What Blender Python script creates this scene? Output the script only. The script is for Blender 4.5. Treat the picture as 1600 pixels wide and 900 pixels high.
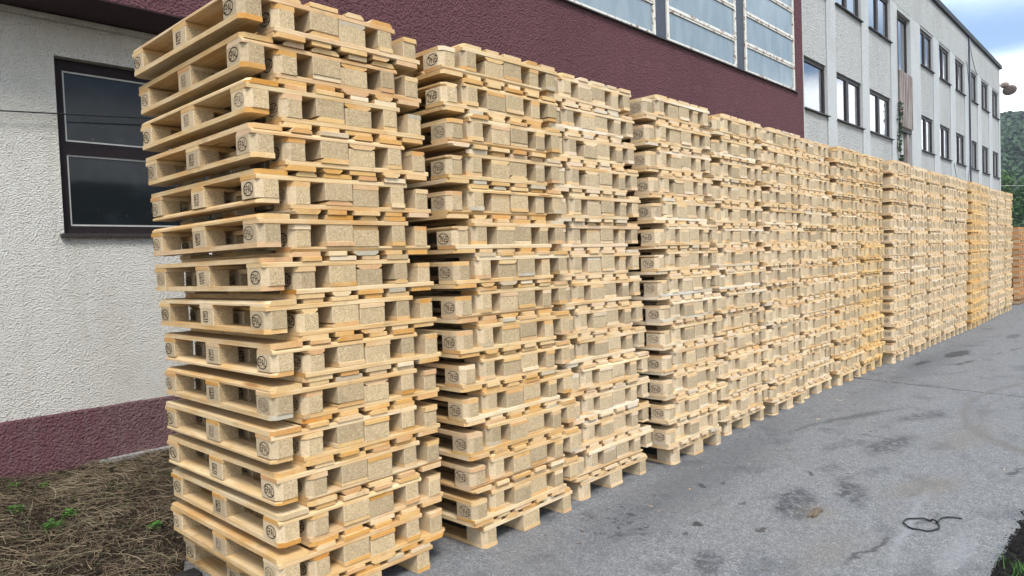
import bpy, bmesh, math, random
from mathutils import Vector, Matrix, noise
R = math.radians
rnd = random.Random(7)
scene = bpy.context.scene
for o in list(bpy.data.objects): bpy.data.objects.remove(o)
COL = scene.collection

# ------------------------------------------------------------------ camera
CAM = Vector((-1.432, -2.812, 1.593)); YAW, PITCH, ROLL = R(43.20), R(-2.106), R(-2.124)
fwd = Vector((math.cos(YAW)*math.cos(PITCH), math.sin(YAW)*math.cos(PITCH), math.sin(PITCH)))
rt = fwd.cross(Vector((0, 0, 1))).normalized(); up = rt.cross(fwd)
r2 = rt*math.cos(ROLL) + up*math.sin(ROLL); u2 = up*math.cos(ROLL) - rt*math.sin(ROLL)
cd = bpy.data.cameras.new('camera'); cam = bpy.data.objects.new('camera', cd); COL.objects.link(cam)
m = Matrix((r2, u2, -fwd)).transposed().to_4x4(); m.translation = CAM
cam.matrix_world = m
cd.sensor_width = 36; cd.lens = 1088.5/1600*36; cd.clip_end = 2000; cd.clip_start = .05
scene.camera = cam

# ------------------------------------------------------------------ sky and sun
SUN_EL, SUN_AZ = 52.0, 238.0            # direction the light comes from, degrees from +X towards +Y
w = bpy.data.worlds.new('World'); scene.world = w; w.use_nodes = True
nt = w.node_tree; N = nt.nodes; L = nt.links; N.clear()
out = N.new('ShaderNodeOutputWorld'); bg = N.new('ShaderNodeBackground'); bg.inputs[1].default_value = .11
sky = N.new('ShaderNodeTexSky'); sky.sky_type = 'NISHITA'; sky.sun_disc = False
sky.sun_elevation = R(SUN_EL); sky.sun_rotation = R(90-SUN_AZ); sky.dust_density = 1.2; sky.ozone_density = 2.0
tc = N.new('ShaderNodeTexCoord'); sep = N.new('ShaderNodeSeparateXYZ'); L.new(tc.outputs['Generated'], sep.inputs[0])
mp = N.new('ShaderNodeMapping'); mp.inputs['Scale'].default_value = (1.6, 1.6, 4.5); mp.inputs['Location'].default_value = (.35, .9, .2)
L.new(tc.outputs['Generated'], mp.inputs[0])
cn = N.new('ShaderNodeTexNoise'); cn.inputs['Scale'].default_value = 1.6; cn.inputs['Detail'].default_value = 6; cn.inputs['Roughness'].default_value = .55
L.new(mp.outputs[0], cn.inputs[0])
def wmath(op, a, b=None):
    n = N.new('ShaderNodeMath'); n.operation = op
    for i, v in enumerate((a, b)):
        if v is None: continue
        if isinstance(v, (int, float)): n.inputs[i].default_value = v
        else: L.new(v, n.inputs[i])
    return n.outputs[0]
def wramp(x, a, b):
    n = N.new('ShaderNodeMapRange'); n.interpolation_type = 'SMOOTHSTEP'; L.new(x, n.inputs[0]); n.inputs[1].default_value = a; n.inputs[2].default_value = b
    return n.outputs[0]
elev = wmath('ADD', sep.outputs[2], wmath('MULTIPLY', wmath('SUBTRACT', cn.outputs[0], .5), .10))
band = wmath('SUBTRACT', 1.0, wramp(elev, .19, .225))             # white cloud bank low over the horizon
deck = wmath('MULTIPLY', wramp(elev, .235, .33), wramp(cn.outputs[0], .30, .52))   # grey-blue cloud deck overhead
mixd = N.new('ShaderNodeMixRGB'); mixd.inputs[2].default_value = (5.0, 5.9, 7.0, 1); L.new(deck, mixd.inputs[0]); sm = N.new('ShaderNodeMixRGB'); sm.blend_type = 'MULTIPLY'; sm.inputs[0].default_value = 1; sm.inputs[2].default_value = (.70, .70, .72, 1); L.new(sky.outputs[0], sm.inputs[1]); L.new(sm.outputs[0], mixd.inputs[1])
mixb = N.new('ShaderNodeMixRGB'); mixb.inputs[2].default_value = (9.0, 9.2, 9.4, 1); L.new(band, mixb.inputs[0]); L.new(mixd.outputs[0], mixb.inputs[1])
L.new(mixb.outputs[0], bg.inputs[0]); L.new(bg.outputs[0], out.inputs[0])
sd = bpy.data.lights.new('sun', 'SUN'); sd.energy = 1.5; sd.angle = R(18); sd.color = (1, .96, .9)
sun = bpy.data.objects.new('sun', sd); COL.objects.link(sun)
sdir = Vector((math.cos(R(SUN_AZ))*math.cos(R(SUN_EL)), math.sin(R(SUN_AZ))*math.cos(R(SUN_EL)), math.sin(R(SUN_EL))))
sun.rotation_euler = sdir.to_track_quat('Z', 'Y').to_euler()
vs = scene.view_settings; vs.view_transform = 'Standard'; vs.look = 'None'; vs.gamma = 1; vs.use_curve_mapping = False; vs.exposure = 1.36
scene.render.engine = 'CYCLES'; scene.cycles.max_bounces = 5; scene.cycles.diffuse_bounces = 2; scene.cycles.transparent_max_bounces = 8

# ------------------------------------------------------------------ material helpers
class Mat:
    def __init__(s, name, rough=.8, spec=.3):
        s.m = bpy.data.materials.new(name); s.m.use_nodes = True; s.t = s.m.node_tree; s.n = s.t.nodes; s.l = s.t.links
        s.b = s.n['Principled BSDF']; s.b.inputs['Roughness'].default_value = rough; s.b.inputs['Specular IOR Level'].default_value = spec
    def put(s, sock, v):
        if v is None: return
        if isinstance(v, (int, float)): sock.default_value = v
        elif isinstance(v, (tuple, list)): sock.default_value = tuple(v) + ((1,) if len(sock.default_value) == 4 and len(v) == 3 else ())
        else: s.l.new(v, sock)
    def co(s, kind='Object', scale=(1, 1, 1), off=None, loc=(0, 0, 0)):
        c = s.n.new('ShaderNodeTexCoord').outputs[kind]
        if off is not None:
            a = s.n.new('ShaderNodeVectorMath'); a.operation = 'ADD'; s.l.new(c, a.inputs[0]); s.l.new(off, a.inputs[1]); c = a.outputs[0]
        mp = s.n.new('ShaderNodeMapping'); mp.inputs['Scale'].default_value = scale; mp.inputs['Location'].default_value = loc; s.l.new(c, mp.inputs[0]); return mp.outputs[0]
    def noise(s, vec, scale=5, detail=4, rough=.55, dist=0, col=False):
        n = s.n.new('ShaderNodeTexNoise'); n.inputs['Scale'].default_value = scale; n.inputs['Detail'].default_value = detail
        n.inputs['Roughness'].default_value = rough; n.inputs['Distortion'].default_value = dist; s.l.new(vec, n.inputs['Vector']); return n.outputs[1 if col else 0]
    def voro(s, vec, scale=5, feature='F1', out='Distance', rand=1):
        n = s.n.new('ShaderNodeTexVoronoi'); n.feature = feature; n.inputs['Scale'].default_value = scale; n.inputs['Randomness'].default_value = rand
        s.l.new(vec, n.inputs['Vector']); return n.outputs[out]
    def math(s, op, a, b=None, c=None, clamp=False):
        n = s.n.new('ShaderNodeMath'); n.operation = op; n.use_clamp = clamp
        for i, v in enumerate((a, b, c)): s.put(n.inputs[i], v)
        return n.outputs[0]
    def ramp(s, x, a, b, lo=0, hi=1):
        n = s.n.new('ShaderNodeMapRange'); n.interpolation_type = 'SMOOTHSTEP'; s.l.new(x, n.inputs[0])
        for i, v in enumerate((a, b, lo, hi)): n.inputs[i+1].default_value = v
        return n.outputs[0]
    def cramp(s, x, stops, mode='LINEAR'):
        n = s.n.new('ShaderNodeValToRGB'); n.color_ramp.interpolation = mode; e = n.color_ramp.elements
        while len(e) < len(stops): e.new(.5)
        for k, (p, c) in zip(e, stops): k.position = p; k.color = tuple(c) + (1,)
        s.l.new(x, n.inputs[0]); return n.outputs[0]
    def mix(s, f, a, b, mode='MIX'):
        n = s.n.new('ShaderNodeMixRGB'); n.blend_type = mode; s.put(n.inputs[0], f); s.put(n.inputs[1], a); s.put(n.inputs[2], b); return n.outputs[0]
    def col(s, c): s.put(s.b.inputs['Base Color'], c); return s
    def bump(s, h, dist=.01, strength=1):
        n = s.n.new('ShaderNodeBump'); n.inputs['Distance'].default_value = dist; n.inputs['Strength'].default_value = strength; s.l.new(h, n.inputs['Height']); s.l.new(n.outputs[0], s.b.inputs['Normal']); return s
    def rough(s, v): s.put(s.b.inputs['Roughness'], v); return s

def tint_and_random(M, attr):
    oi = M.n.new('ShaderNodeObjectInfo'); ge = M.n.new('ShaderNodeNewGeometry')
    r = M.math('FRACT', M.math('ADD', M.math('MULTIPLY', oi.outputs['Random'], 7.31), M.math('MULTIPLY', ge.outputs['Random Per Island'], 5.17)))
    if attr:
        at = M.n.new('ShaderNodeAttribute'); at.attribute_name = 'tint'; t = at.outputs['Color']; M.alpha = at.outputs['Alpha']
    else: t = oi.outputs['Color']; M.alpha = oi.outputs['Alpha']
    off = M.n.new('ShaderNodeCombineXYZ')
    for i, k in enumerate((31, 57, 83)): M.l.new(M.math('MULTIPLY', r, k), off.inputs[i])
    return r, t, off.outputs[0]

BOARD = [(0, (.62, .43, .225)), (.15, (.70, .53, .31)), (.3, (.65, .45, .235)), (.42, (.74, .59, .39)), (.55, (.63, .42, .205)),
         (.68, (.69, .51, .29)), (.8, (.60, .385, .20)), (.9, (.75, .62, .44)), (.965, (.70, .54, .33)), (.982, (.50, .45, .36)), (1, (.66, .46, .24))]
ENDS = [(0, (.66, .48, .27)), (.10, (.60, .33, .10)), (.20, (.62, .36, .13)), (.27, (.70, .55, .35)), (.36, (.60, .37, .21)), (.45, (.54, .27, .06)), (.54, (.66, .44, .20)),
        (.62, (.70, .52, .30)), (.70, (.60, .34, .13)), (.78, (.75, .65, .51)), (.85, (.58, .35, .20)), (.91, (.62, .40, .17)), (.965, (.42, .40, .36)), (1, (.66, .46, .24))]
def graded(stops, k): return [(p, tuple(min(.85, a*b) for a, b in zip(c, k))) for p, c in stops]
BOARD = graded(BOARD, (.95, .98, 1.03)); ENDS = graded(ENDS, (.95, .97, .98))
def wood(name, stretch, attr=False, end=False):
    M = Mat(name, .72, .22); r, t, off = tint_and_random(M, attr)
    v = M.co('Object', stretch, off)
    g = M.noise(v, 1, 5, .6, .8)
    c = M.cramp(r, ENDS if end else BOARD)
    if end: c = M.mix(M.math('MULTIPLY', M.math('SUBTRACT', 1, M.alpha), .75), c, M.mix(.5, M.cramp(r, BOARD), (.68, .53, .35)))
    c = M.mix(M.ramp(g, .38, .66, 0, .8 if not end else .5), c, M.mix(1, c, (.80, .67, .50), 'MULTIPLY'))
    w2 = M.noise(M.co('Object', (3, 3, 3), off), 1.3, 3)
    c = M.mix(M.ramp(w2, .48, .68, 0, .75), c, M.mix(1, c, (.95, .82, .64), 'MULTIPLY')); c = M.mix(M.ramp(w2, .5, .3, 0, .5), c, M.mix(.45, c, (.76, .66, .50)))
    if not end:
        kv = M.co('Object', tuple(x*.42 if x < 20 else x*.20 for x in stretch), off)
        k = M.voro(kv, 1.0)
        c = M.mix(M.ramp(k, .05, .13, .85, 0), c, (.26, .12, .045))
    s1 = M.noise(M.co('Object', (9, 9, 9), off), 1, 4)
    c = M.mix(M.ramp(s1, .60, .73, 0, .45), c, (.30, .22, .15))
    c = M.mix(1, c, t, 'MULTIPLY')
    M.col(c); M.bump(g, .002, .5); return M.m
def chip(name, smooth, attr=False):
    M = Mat(name, .85, .15); r, t, off = tint_and_random(M, attr)
    v = M.co('Object', (1, 1, 1) if smooth else (1, 1, .8), off)
    if smooth:
        s_ = M.noise(v, 70, 4, .7); c = M.cramp(s_, [(.25, (.41, .315, .21)), (.5, (.52, .41, .28)), (.75, (.60, .49, .35))])
    else:
        s_ = M.voro(v, 300, 'F1', 'Color'); sp = M.n.new('ShaderNodeSeparateColor'); M.l.new(s_, sp.inputs[0]); s_ = sp.outputs[0]
        c = M.cramp(s_, [(0, (.26, .19, .11)), (.10, (.40, .295, .175)), (.55, (.475, .36, .222)), (.88, (.53, .415, .27)), (1, (.65, .53, .365))])
        n2 = M.noise(v, 40, 3); c = M.mix(M.ramp(n2, .5, .75, 0, .3), c, (.26, .20, .14))
    dm = M.noise(M.co('Object', (1, 1, 1), off), 9, 4); c = M.mix(M.ramp(dm, .52, .74, 0, .35), c, (.29, .215, .135))
    hv = M.math('MULTIPLY_ADD', r, .34, .80)
    cc = M.n.new('ShaderNodeCombineXYZ'); [M.l.new(hv, cc.inputs[i]) for i in range(3)]
    c = M.mix(1, c, cc.outputs[0], 'MULTIPLY'); c = M.mix(1, c, M.mix(.5, (1.02, 1, .93), t), 'MULTIPLY')
    M.col(c); M.bump(s_, .0025, .6); return M.m
LONGY = (42, 3.0, 60); LONGX = (3.0, 42, 60); ENDG = (90, 90, 130)
W = {'y': wood('pine_board_lengthwise', LONGY), 'x': wood('pine_board_crosswise', LONGX), 'e': wood('pine_end_grain', ENDG, end=True),
     'c': chip('pressed_chip_cut_face', False), 's': chip('pressed_chip_smooth_face', True)}
WS = {'y': wood('far_pine_board_lengthwise', LONGY, True), 'x': wood('far_pine_board_crosswise', LONGX, True), 'e': wood('far_pine_end_grain', ENDG, True, True),
      'c': chip('far_pressed_chip_cut_face', False, True), 's': chip('far_pressed_chip_smooth_face', True, True)}
def flat(name, c, rough=.8, spec=.3, metal=0):
    M = Mat(name, rough, spec); v = M.co('Object'); n = M.noise(v, 14, 4)
    M.col(M.mix(M.ramp(n, .3, .75, 0, 1), c, tuple(x*.82 for x in c))); M.b.inputs['Metallic'].default_value = metal; return M.m
INK = flat('burnt_ink', (.035, .024, .018), .9, .1); INK2 = flat('brown_ink', (.10, .070, .048), .9, .1); INK3 = flat('faint_ink', (.22, .165, .115), .9, .1)
def stucco(name, base, dirt, light, scale, dist, dirt_amt=.5):
    M = Mat(name, .95, .1); v = M.co('Object')
    a = M.voro(v, scale, 'SMOOTH_F1'); b = M.noise(v, scale*1.7, 5, .65, .4); h = M.math('ADD', M.math('MULTIPLY', a, 1.1), M.math('MULTIPLY', b, .8)); gr = M.ramp(a, .05, .45)
    big = M.noise(M.co('Object', (1, 1, .45)), 1.1, 6, .62); sm = M.noise(v, 6, 5, .6)
    c = M.mix(M.ramp(big, .42, .68, 0, dirt_amt), base, dirt); c = M.mix(M.ramp(sm, .52, .75, 0, .5), c, light)
    stk = M.noise(M.co('Object', (7, 7, .35)), 1, 4, .6); c = M.mix(M.ramp(stk, .52, .72, 0, .4), c, dirt)
    c = M.mix(M.ramp(b, .36, .48, .6, 0), c, tuple(x*.45 for x in base))  # shade in the roughcast pits is put into the colour
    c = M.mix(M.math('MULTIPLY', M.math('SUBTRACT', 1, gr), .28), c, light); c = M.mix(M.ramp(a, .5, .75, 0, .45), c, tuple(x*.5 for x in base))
    M.col(c); M.bump(h, dist, 1); return M.m
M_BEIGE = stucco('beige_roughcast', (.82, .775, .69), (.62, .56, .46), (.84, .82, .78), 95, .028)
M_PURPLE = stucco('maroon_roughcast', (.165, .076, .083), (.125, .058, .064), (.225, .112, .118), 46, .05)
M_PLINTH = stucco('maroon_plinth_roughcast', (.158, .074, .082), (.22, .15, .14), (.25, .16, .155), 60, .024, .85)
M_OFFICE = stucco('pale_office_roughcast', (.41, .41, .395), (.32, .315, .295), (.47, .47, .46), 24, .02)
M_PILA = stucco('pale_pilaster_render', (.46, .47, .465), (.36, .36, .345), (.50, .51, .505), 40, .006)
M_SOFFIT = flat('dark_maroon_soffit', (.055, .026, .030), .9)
M_DARK = flat('dark_room', (.012, .012, .014), .9)
M_FRAME = flat('dark_brown_window_frame', (.028, .020, .022), .55)
M_FRAME2 = flat('weathered_brown_frame', (.016, .011, .012), .75, .15)
M_SILL = flat('brown_metal_sill', (.035, .027, .024), .5)
M_WHITE = flat('chipped_white_sash', (.42, .41, .37), .6)
M_ROOF = flat('dark_roof_edge', (.030, .032, .036), .7)
M_CURT = flat('pale_curtain', (.62, .65, .68), .9)
M_CONC = flat('grey_concrete', (.36, .35, .33), .9)
M_BLACK = flat('black_rubber', (.012, .012, .013), .45, .4)
M_POST = flat('slate_blue_post', (.055, .065, .085), .6)
def rusty():
    M = Mat('rusty_white_metal', .65, .3); v = M.co('Object'); n = M.noise(v, 9, 7, .68); n2 = M.noise(v, 38, 4)
    c = M.mix(M.ramp(n2, .45, .7, 0, .5), (.62, .60, .54), (.48, .44, .38)); c = M.mix(M.ramp(n, .54, .60, 0, .9), c, (.20, .085, .035))
    M.col(c); return M.m
M_RUST = rusty()
def glass_office(name, base, mixlo):
    M = Mat(name, .03, .5); n = M.n; l = M.l; n.remove(M.b)
    o = n['Material Output']; tr = n.new('ShaderNodeBsdfTransparent'); tr.inputs[0].default_value = base + (1,)
    gl = n.new('ShaderNodeBsdfGlossy'); gl.inputs['Roughness'].default_value = .02; gl.inputs[0].default_value = (.95, .97, 1, 1)
    fr = n.new('ShaderNodeFresnel'); fr.inputs[0].default_value = 1.6
    f = M.math('ADD', M.math('MULTIPLY', fr.outputs[0], 1.0), mixlo, clamp=True)
    nb = n.new('ShaderNodeBump'); nb.inputs['Distance'].default_value = .0015; nb.inputs['Strength'].default_value = .5; l.new(M.noise(M.co('Object', (1, 1, 1)), 2.2, 2), nb.inputs['Height']); l.new(nb.outputs[0], gl.inputs['Normal'])
    mx = n.new('ShaderNodeMixShader'); l.new(f, mx.inputs[0]); l.new(tr.outputs[0], mx.inputs[1]); l.new(gl.outputs[0], mx.inputs[2]); l.new(mx.outputs[0], o.inputs[0]); return M.m
M_GLASS = glass_office('window_glass', (.80, .84, .86), .24)
def frosted():
    M = Mat('blue_wired_glass', .16, .5); v = M.co('Object'); n = M.noise(M.co('Object', (2.2, 1, .7)), 2, 4); f = M.noise(M.co('Object', (120, 1, 3)), 1, 2)
    c = M.mix(M.ramp(n, .3, .7), (.155, .205, .235), (.215, .265, .29)); dl = M.noise(v, 1.3, 5, .6); c = M.mix(M.ramp(dl, .5, .7, 0, .5), c, (.26, .29, .30)); M.col(c); M.bump(f, .002, .4); return M.m
M_FROST = frosted()
def dirtyglass():
    M = Mat('dusty_dark_glass', .08, .22); v = M.co('Object'); n = M.noise(v, 3.2, 6, .6); n2 = M.noise(v, 26, 5, .7)
    c = M.mix(M.ramp(n, .45, .75, 0, .4), (.008, .011, .013), (.03, .037, .042)); c = M.mix(M.ramp(n2, .66, .72, 0, .5), c, (.13, .15, .16)); M.col(c); return M.m
M_DUSTY = dirtyglass()
def ribbed():
    M = Mat('rust_brown_cladding', .6, .4); v = M.co('Object', (1, 1, .4)); n = M.noise(v, 3, 6)
    M.col(M.mix(M.ramp(n, .35, .65), (.30, .255, .235), (.19, .145, .125))); return M.m
M_RIB = ribbed()
def soil(name, a, b, c3, sc=9):
    M = Mat(name, .95, .1); v = M.co('Object'); n = M.noise(v, sc, 7, .7); n2 = M.noise(v, sc*9, 4, .7)
    c = M.cramp(n, [(.3, a), (.5, b), (.72, c3)]); c = M.mix(M.ramp(n2, .45, .65, 0, .6), c, tuple(x*.35 for x in a)); M.col(c); M.bump(M.math('ADD', n, n2), .03); return M.m
M_SOIL = soil('littered_soil', (.024, .018, .013), (.045, .033, .022), (.08, .06, .038))
M_GRAVEL = soil('black_gravel_verge', (.022, .020, .019), (.042, .038, .035), (.085, .075, .063), 22)
M_GROUND = soil('rough_ground', (.05, .055, .03), (.09, .09, .05), (.13, .12, .075), 2)

# asphalt: fine aggregate, wear, oil and rubber marks that have shapes of their own, painted shade by the stacks
def asphalt():
    M = Mat('worn_asphalt', .86, .25); v = M.co('Object')
    ag = M.voro(v, 150, 'F1', 'Color'); sp = M.n.new('ShaderNodeSeparateColor'); M.l.new(ag, sp.inputs[0]); ag = sp.outputs[0]
    n1 = M.noise(v, 1.1, 6, .6); n2 = M.noise(v, 5.5, 6, .62); n3 = M.noise(v, 17, 5, .7)
    c = M.cramp(ag, [(0, (.10, .10, .102)), (.3, (.160, .160, .162)), (.7, (.204, .204, .206)), (1, (.31, .31, .308))])
    c = M.mix(M.ramp(n1, .4, .7, 0, .55), c, M.mix(.5, c, (.17, .158, .14)))
    c = M.mix(M.ramp(n3, .3, .62, .38, 0), c, (.085, .087, .095))
    sv = M.co('Object', (1, 1.6, 1), loc=(.7, .3, 0)); st = M.math('MULTIPLY', M.ramp(M.noise(sv, 2.1, 5, .62), .535, .62), M.ramp(n3, .38, .58))
    c = M.mix(M.math('MULTIPLY', st, .55), c, (.052, .054, .062))
    dv = M.n.new('ShaderNodeSeparateXYZ')
    wob = M.n.new('ShaderNodeVectorMath'); wob.operation = 'MULTIPLY_ADD'; M.l.new(M.noise(v, 7, 4, .6, col=True), wob.inputs[0]); wob.inputs[1].default_value = (.16, .16, 0); M.l.new(v, wob.inputs[2])
    wv = wob.outputs[0]
    def blob(x, y, rx, ry, ang, amt, colr, soft=.35, brk=None):
        nonlocal c
        mp = M.n.new('ShaderNodeMapping'); mp.vector_type = 'TEXTURE'; mp.inputs['Location'].default_value = (x+.08, y+.08, 0); mp.inputs['Rotation'].default_value = (0, 0, R(ang)); mp.inputs['Scale'].default_value = (rx, ry, 1)
        M.l.new(wv, mp.inputs[0]); ln = M.n.new('ShaderNodeVectorMath'); ln.operation = 'LENGTH'; M.l.new(mp.outputs[0], ln.inputs[0])
        f = M.ramp(ln.outputs[1], 1-soft, 1, amt*.82, 0)
        if brk: f = M.math('MULTIPLY', f, M.ramp(n3, brk, brk+.14))
        c = M.mix(f, c, colr)
    DK = (.030, .031, .036)
    def ring(x, y, rad, wdt, amt, colr, a=1.0, b=1.0):
        nonlocal c
        mp = M.n.new('ShaderNodeMapping'); mp.vector_type = 'TEXTURE'; mp.inputs['Location'].default_value = (x+.08, y+.08, 0); mp.inputs['Scale'].default_value = (a, b, 1); M.l.new(wv, mp.inputs[0])
        ln = M.n.new('ShaderNodeVectorMath'); ln.operation = 'LENGTH'; M.l.new(mp.outputs[0], ln.inputs[0])
        d = M.math('ABSOLUTE', M.math('SUBTRACT', ln.outputs[1], rad)); c = M.mix(M.ramp(d, 0, wdt, amt, 0), c, colr)
    blob(3.2, -.35, 3.2, .42, 4, .55, (.07, .072, .08), .9)  # soft shade at the foot of the stacks, put into the colour
    blob(9.5, -.45, 4.5, .35, 0, .5, (.075, .077, .085), .9)  # the same painted shade along the farther stacks
    blob(2.15, -.33, .42, .16, 28, .85, DK, .6, .50); blob(1.85, -.42, .35, .14, 20, .8, DK, .6, .5); blob(2.02, -.55, .3, .09, 30, .8, DK, .6, .5)
    blob(2.95, -1.10, .42, .15, 15, .85, DK, .5, .40); blob(3.35, -1.30, .40, .12, 25, .8, DK, .6, .42)
    blob(4.72, -1.18, .55, .16, -10, .8, DK, .6, .40); blob(5.94, -1.13, .6, .15, -18, .75, DK, .7, .42); blob(1.82, -1.09, .22, .10, 30, .7, DK, .5, .38)
    blob(2.27, -.78, .050, .026, 20, .95, (.018, .016, .015), .3); blob(2.41, -1.11, .060, .028, -10, .9, (.045, .038, .030), .3); blob(2.10, -.80, .035, .016, 10, .8, DK, .4)
    blob(3.05, -.55, .05, .022, 10, .85, DK, .4); blob(2.9, -.48, .06, .025, 30, .85, DK, .4); blob(3.6, -.95, .07, .022, 15, .85, DK, .4); blob(2.75, -.85, .05, .02, 0, .8, DK, .4)
    blob(10.5, -.57, .55, .13, -6, .88, (.034, .032, .032), .3); blob(9.37, -.37, .32, .08, -4, .8, DK, .5); blob(13.2, -.9, .5, .12, 0, .6, DK, .5)
    blob(2.85, -1.26, .30, .16, 10, .45, (.17, .14, .105), .8); blob(3.77, -1.66, .55, .20, -20, .5, (.165, .14, .11), .8); blob(2.3, -1.5, .5, .16, 0, .35, (.165, .14, .11), .8); blob(5.3, -1.6, .9, .25, -10, .35, (.165, .14, .11), .8)
    blob(2.95, -1.74, 1.05, .05, 5, .55, (.27, .275, .29), .9); blob(2.7, -2.02, .5, .10, 0, .5, (.25, .253, .26), .8)
    blob(5.65, -.66, .95, .085, -22, .7, (.045, .046, .05), .9); blob(4.9, -.42, .5, .06, -8, .5, (.05, .051, .055), .9); ring(6.9, -2.35, .98, .07, .45, (.12, .105, .09), 2.0, 1.0); ring(6.6, -2.35, .82, .05, .3, (.12, .105, .09), 2.0, 1.0)
    # transverse joint and hairline cracks
    M.l.new(wv, dv.inputs[0])
    jx = M.math('ABSOLUTE', M.math('ADD', M.math('SUBTRACT', dv.outputs[0], 7.80), M.math('MULTIPLY', dv.outputs[1], -.19)))
    c = M.mix(M.ramp(jx, .004, .028, .85, 0), c, (.03, .03, .032))
    ck = M.voro(wv, .32, 'DISTANCE_TO_EDGE'); c = M.mix(M.math('MULTIPLY', M.ramp(ck, .001, .006, .7, 0), M.ramp(n1, .5, .6)), c, (.035, .035, .038))
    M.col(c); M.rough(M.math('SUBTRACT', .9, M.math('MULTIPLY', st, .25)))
    M.bump(M.math('ADD', ag, M.math('MULTIPLY', n3, .8)), .004, .8); return M.m
M_ASPH = asphalt()
def leafmat(name, a, b, trans=.25):
    M = Mat(name, .6, .25); oi = M.n.new('ShaderNodeObjectInfo'); ge = M.n.new('ShaderNodeNewGeometry'); c = M.mix(ge.outputs['Random Per Island'], a, b)
    c = M.mix(M.noise(M.co('Object'), .6, 3), c, tuple(x*.55 for x in a)); M.col(c); return M.m
M_LEAF = leafmat('bright_leaves', (.045, .11, .022), (.085, .17, .035)); M_LEAF2 = leafmat('dark_leaves', (.022, .055, .018), (.045, .085, .025))
M_FOREST = leafmat('forest_canopy', (.024, .058, .020), (.060, .10, .034)); M_FOREST2 = leafmat('bare_forest_floor', (.035, .033, .026), (.06, .05, .04))
M_WEED = leafmat('weed_green', (.055, .16, .02), (.095, .22, .035)); M_BARK = flat('bark', (.07, .052, .04), .95)
def strawmat():
    M = Mat('dry_straw', .8, .2); ge = M.n.new('ShaderNodeNewGeometry')
    M.col(M.cramp(ge.outputs['Random Per Island'], [(0, (.065, .044, .030)), (.25, (.15, .105, .068)), (.45, (.27, .20, .125)), (.6, (.085, .06, .042)), (.74, (.38, .30, .19)), (.88, (.12, .10, .055)), (.95, (.065, .10, .04)), (1, (.38, .32, .22))])); return M.m
M_STRAW = strawmat()

# ------------------------------------------------------------------ mesh helpers
class MB:
    def __init__(s): s.v = []; s.f = []; s.mi = []; s.mats = []
    def mid(s, m):
        if m not in s.mats: s.mats.append(m)
        return s.mats.index(m)
    def poly(s, pts, m):
        k = len(s.v); s.v += [tuple(p) for p in pts]; s.f.append(tuple(range(k, k+len(pts)))); s.mi.append(s.mid(m))
    def mesh_(s, vs, fs, m):
        k = len(s.v); s.v += [tuple(p) for p in vs]; i = s.mid(m)
        for f in fs: s.f.append(tuple(k+j for j in f)); s.mi.append(i)
    def box(s, x0, x1, y0, y1, z0, z1, m, ends=None):
        vs = [(x, y, z) for z in (z0, z1) for y in (y0, y1) for x in (x0, x1)]
        k = len(s.v); s.v += vs
        for n, f in enumerate(((0, 1, 5, 4), (2, 6, 7, 3), (0, 4, 6, 2), (1, 3, 7, 5), (0, 2, 3, 1), (4, 5, 7, 6))):
            s.f.append(tuple(k+j for j in f)); mm = m
            if ends and ((ends == 'y' and n < 2) or (ends == 'x' and n in (2, 3))): mm = s._e
            s.mi.append(s.mid(mm))
    def prism(s, outline, z0, z1, m, side=None):       # outline counter-clockwise in xy
        n = len(outline); k = len(s.v); s.v += [(x, y, z0) for x, y in outline] + [(x, y, z1) for x, y in outline]
        s.f.append(tuple(k+n-1-j for j in range(n))); s.mi.append(s.mid(m)); s.f.append(tuple(k+n+j for j in range(n))); s.mi.append(s.mid(m))
        for j in range(n):
            j2 = (j+1) % n; s.f.append((k+j, k+j2, k+n+j2, k+n+j)); s.mi.append(s.mid(side[j] if side else m))
    def tube(s, pts, rad, m, n=6, rad2=None):
        pts = [Vector(p) for p in pts]; k0 = len(s.v); i = s.mid(m); K = len(pts)
        for a, p in enumerate(pts):
            t = (pts[min(a+1, K-1)] - pts[max(a-1, 0)]).normalized(); q = t.cross(Vector((0, 0, 1)))
            if q.length < .05: q = t.cross(Vector((1, 0, 0)))
            q.normalize(); r_ = t.cross(q); rr = rad if rad2 is None else rad + (rad2-rad)*a/(K-1)
            for j in range(n):
                an = 2*math.pi*j/n; s.v.append(tuple(p + q*rr*math.cos(an) + r_*rr*math.sin(an)))
        for a in range(K-1):
            for j in range(n):
                s.f.append((k0+a*n+j, k0+a*n+(j+1) % n, k0+(a+1)*n+(j+1) % n, k0+(a+1)*n+j)); s.mi.append(i)
        s.f.append(tuple(k0+j for j in range(n))[::-1]); s.mi.append(i); s.f.append(tuple(k0+(K-1)*n+j for j in range(n))); s.mi.append(i)
    def mesh(s, name, smooth=False, bevel=0):
        me = bpy.data.meshes.new(name); me.from_pydata(s.v, [], s.f)
        for m in s.mats: me.materials.append(m)
        me.polygons.foreach_set('material_index', s.mi)
        if bevel:
            bm = bmesh.new(); bm.from_mesh(me); bmesh.ops.bevel(bm, geom=list(bm.edges), offset=bevel, segments=1, affect='EDGES', clamp_overlap=True); bm.to_mesh(me); bm.free()
        if smooth: me.polygons.foreach_set('use_smooth', [True]*len(me.polygons))
        me.update(); return me
    def obj(s, name, parent=None, smooth=False, bevel=0, **kw): return link(name, s.mesh(name, smooth, bevel), parent, **kw)
def link(name, data, parent=None, loc=None, label=None, cat=None, group=None, kind=None):
    o = bpy.data.objects.new(name, data); COL.objects.link(o)
    if parent is not None: o.parent = parent
    if loc is not None: o.location = loc
    if label: o['label'] = label
    if cat: o['category'] = cat
    if group: o['group'] = group
    if kind: o['kind'] = kind
    return o
def simple_box(name, parent, mat, *b, bevel=0): q = MB(); q.box(*b, mat); return q.obj(name, parent, bevel=bevel)

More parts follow.
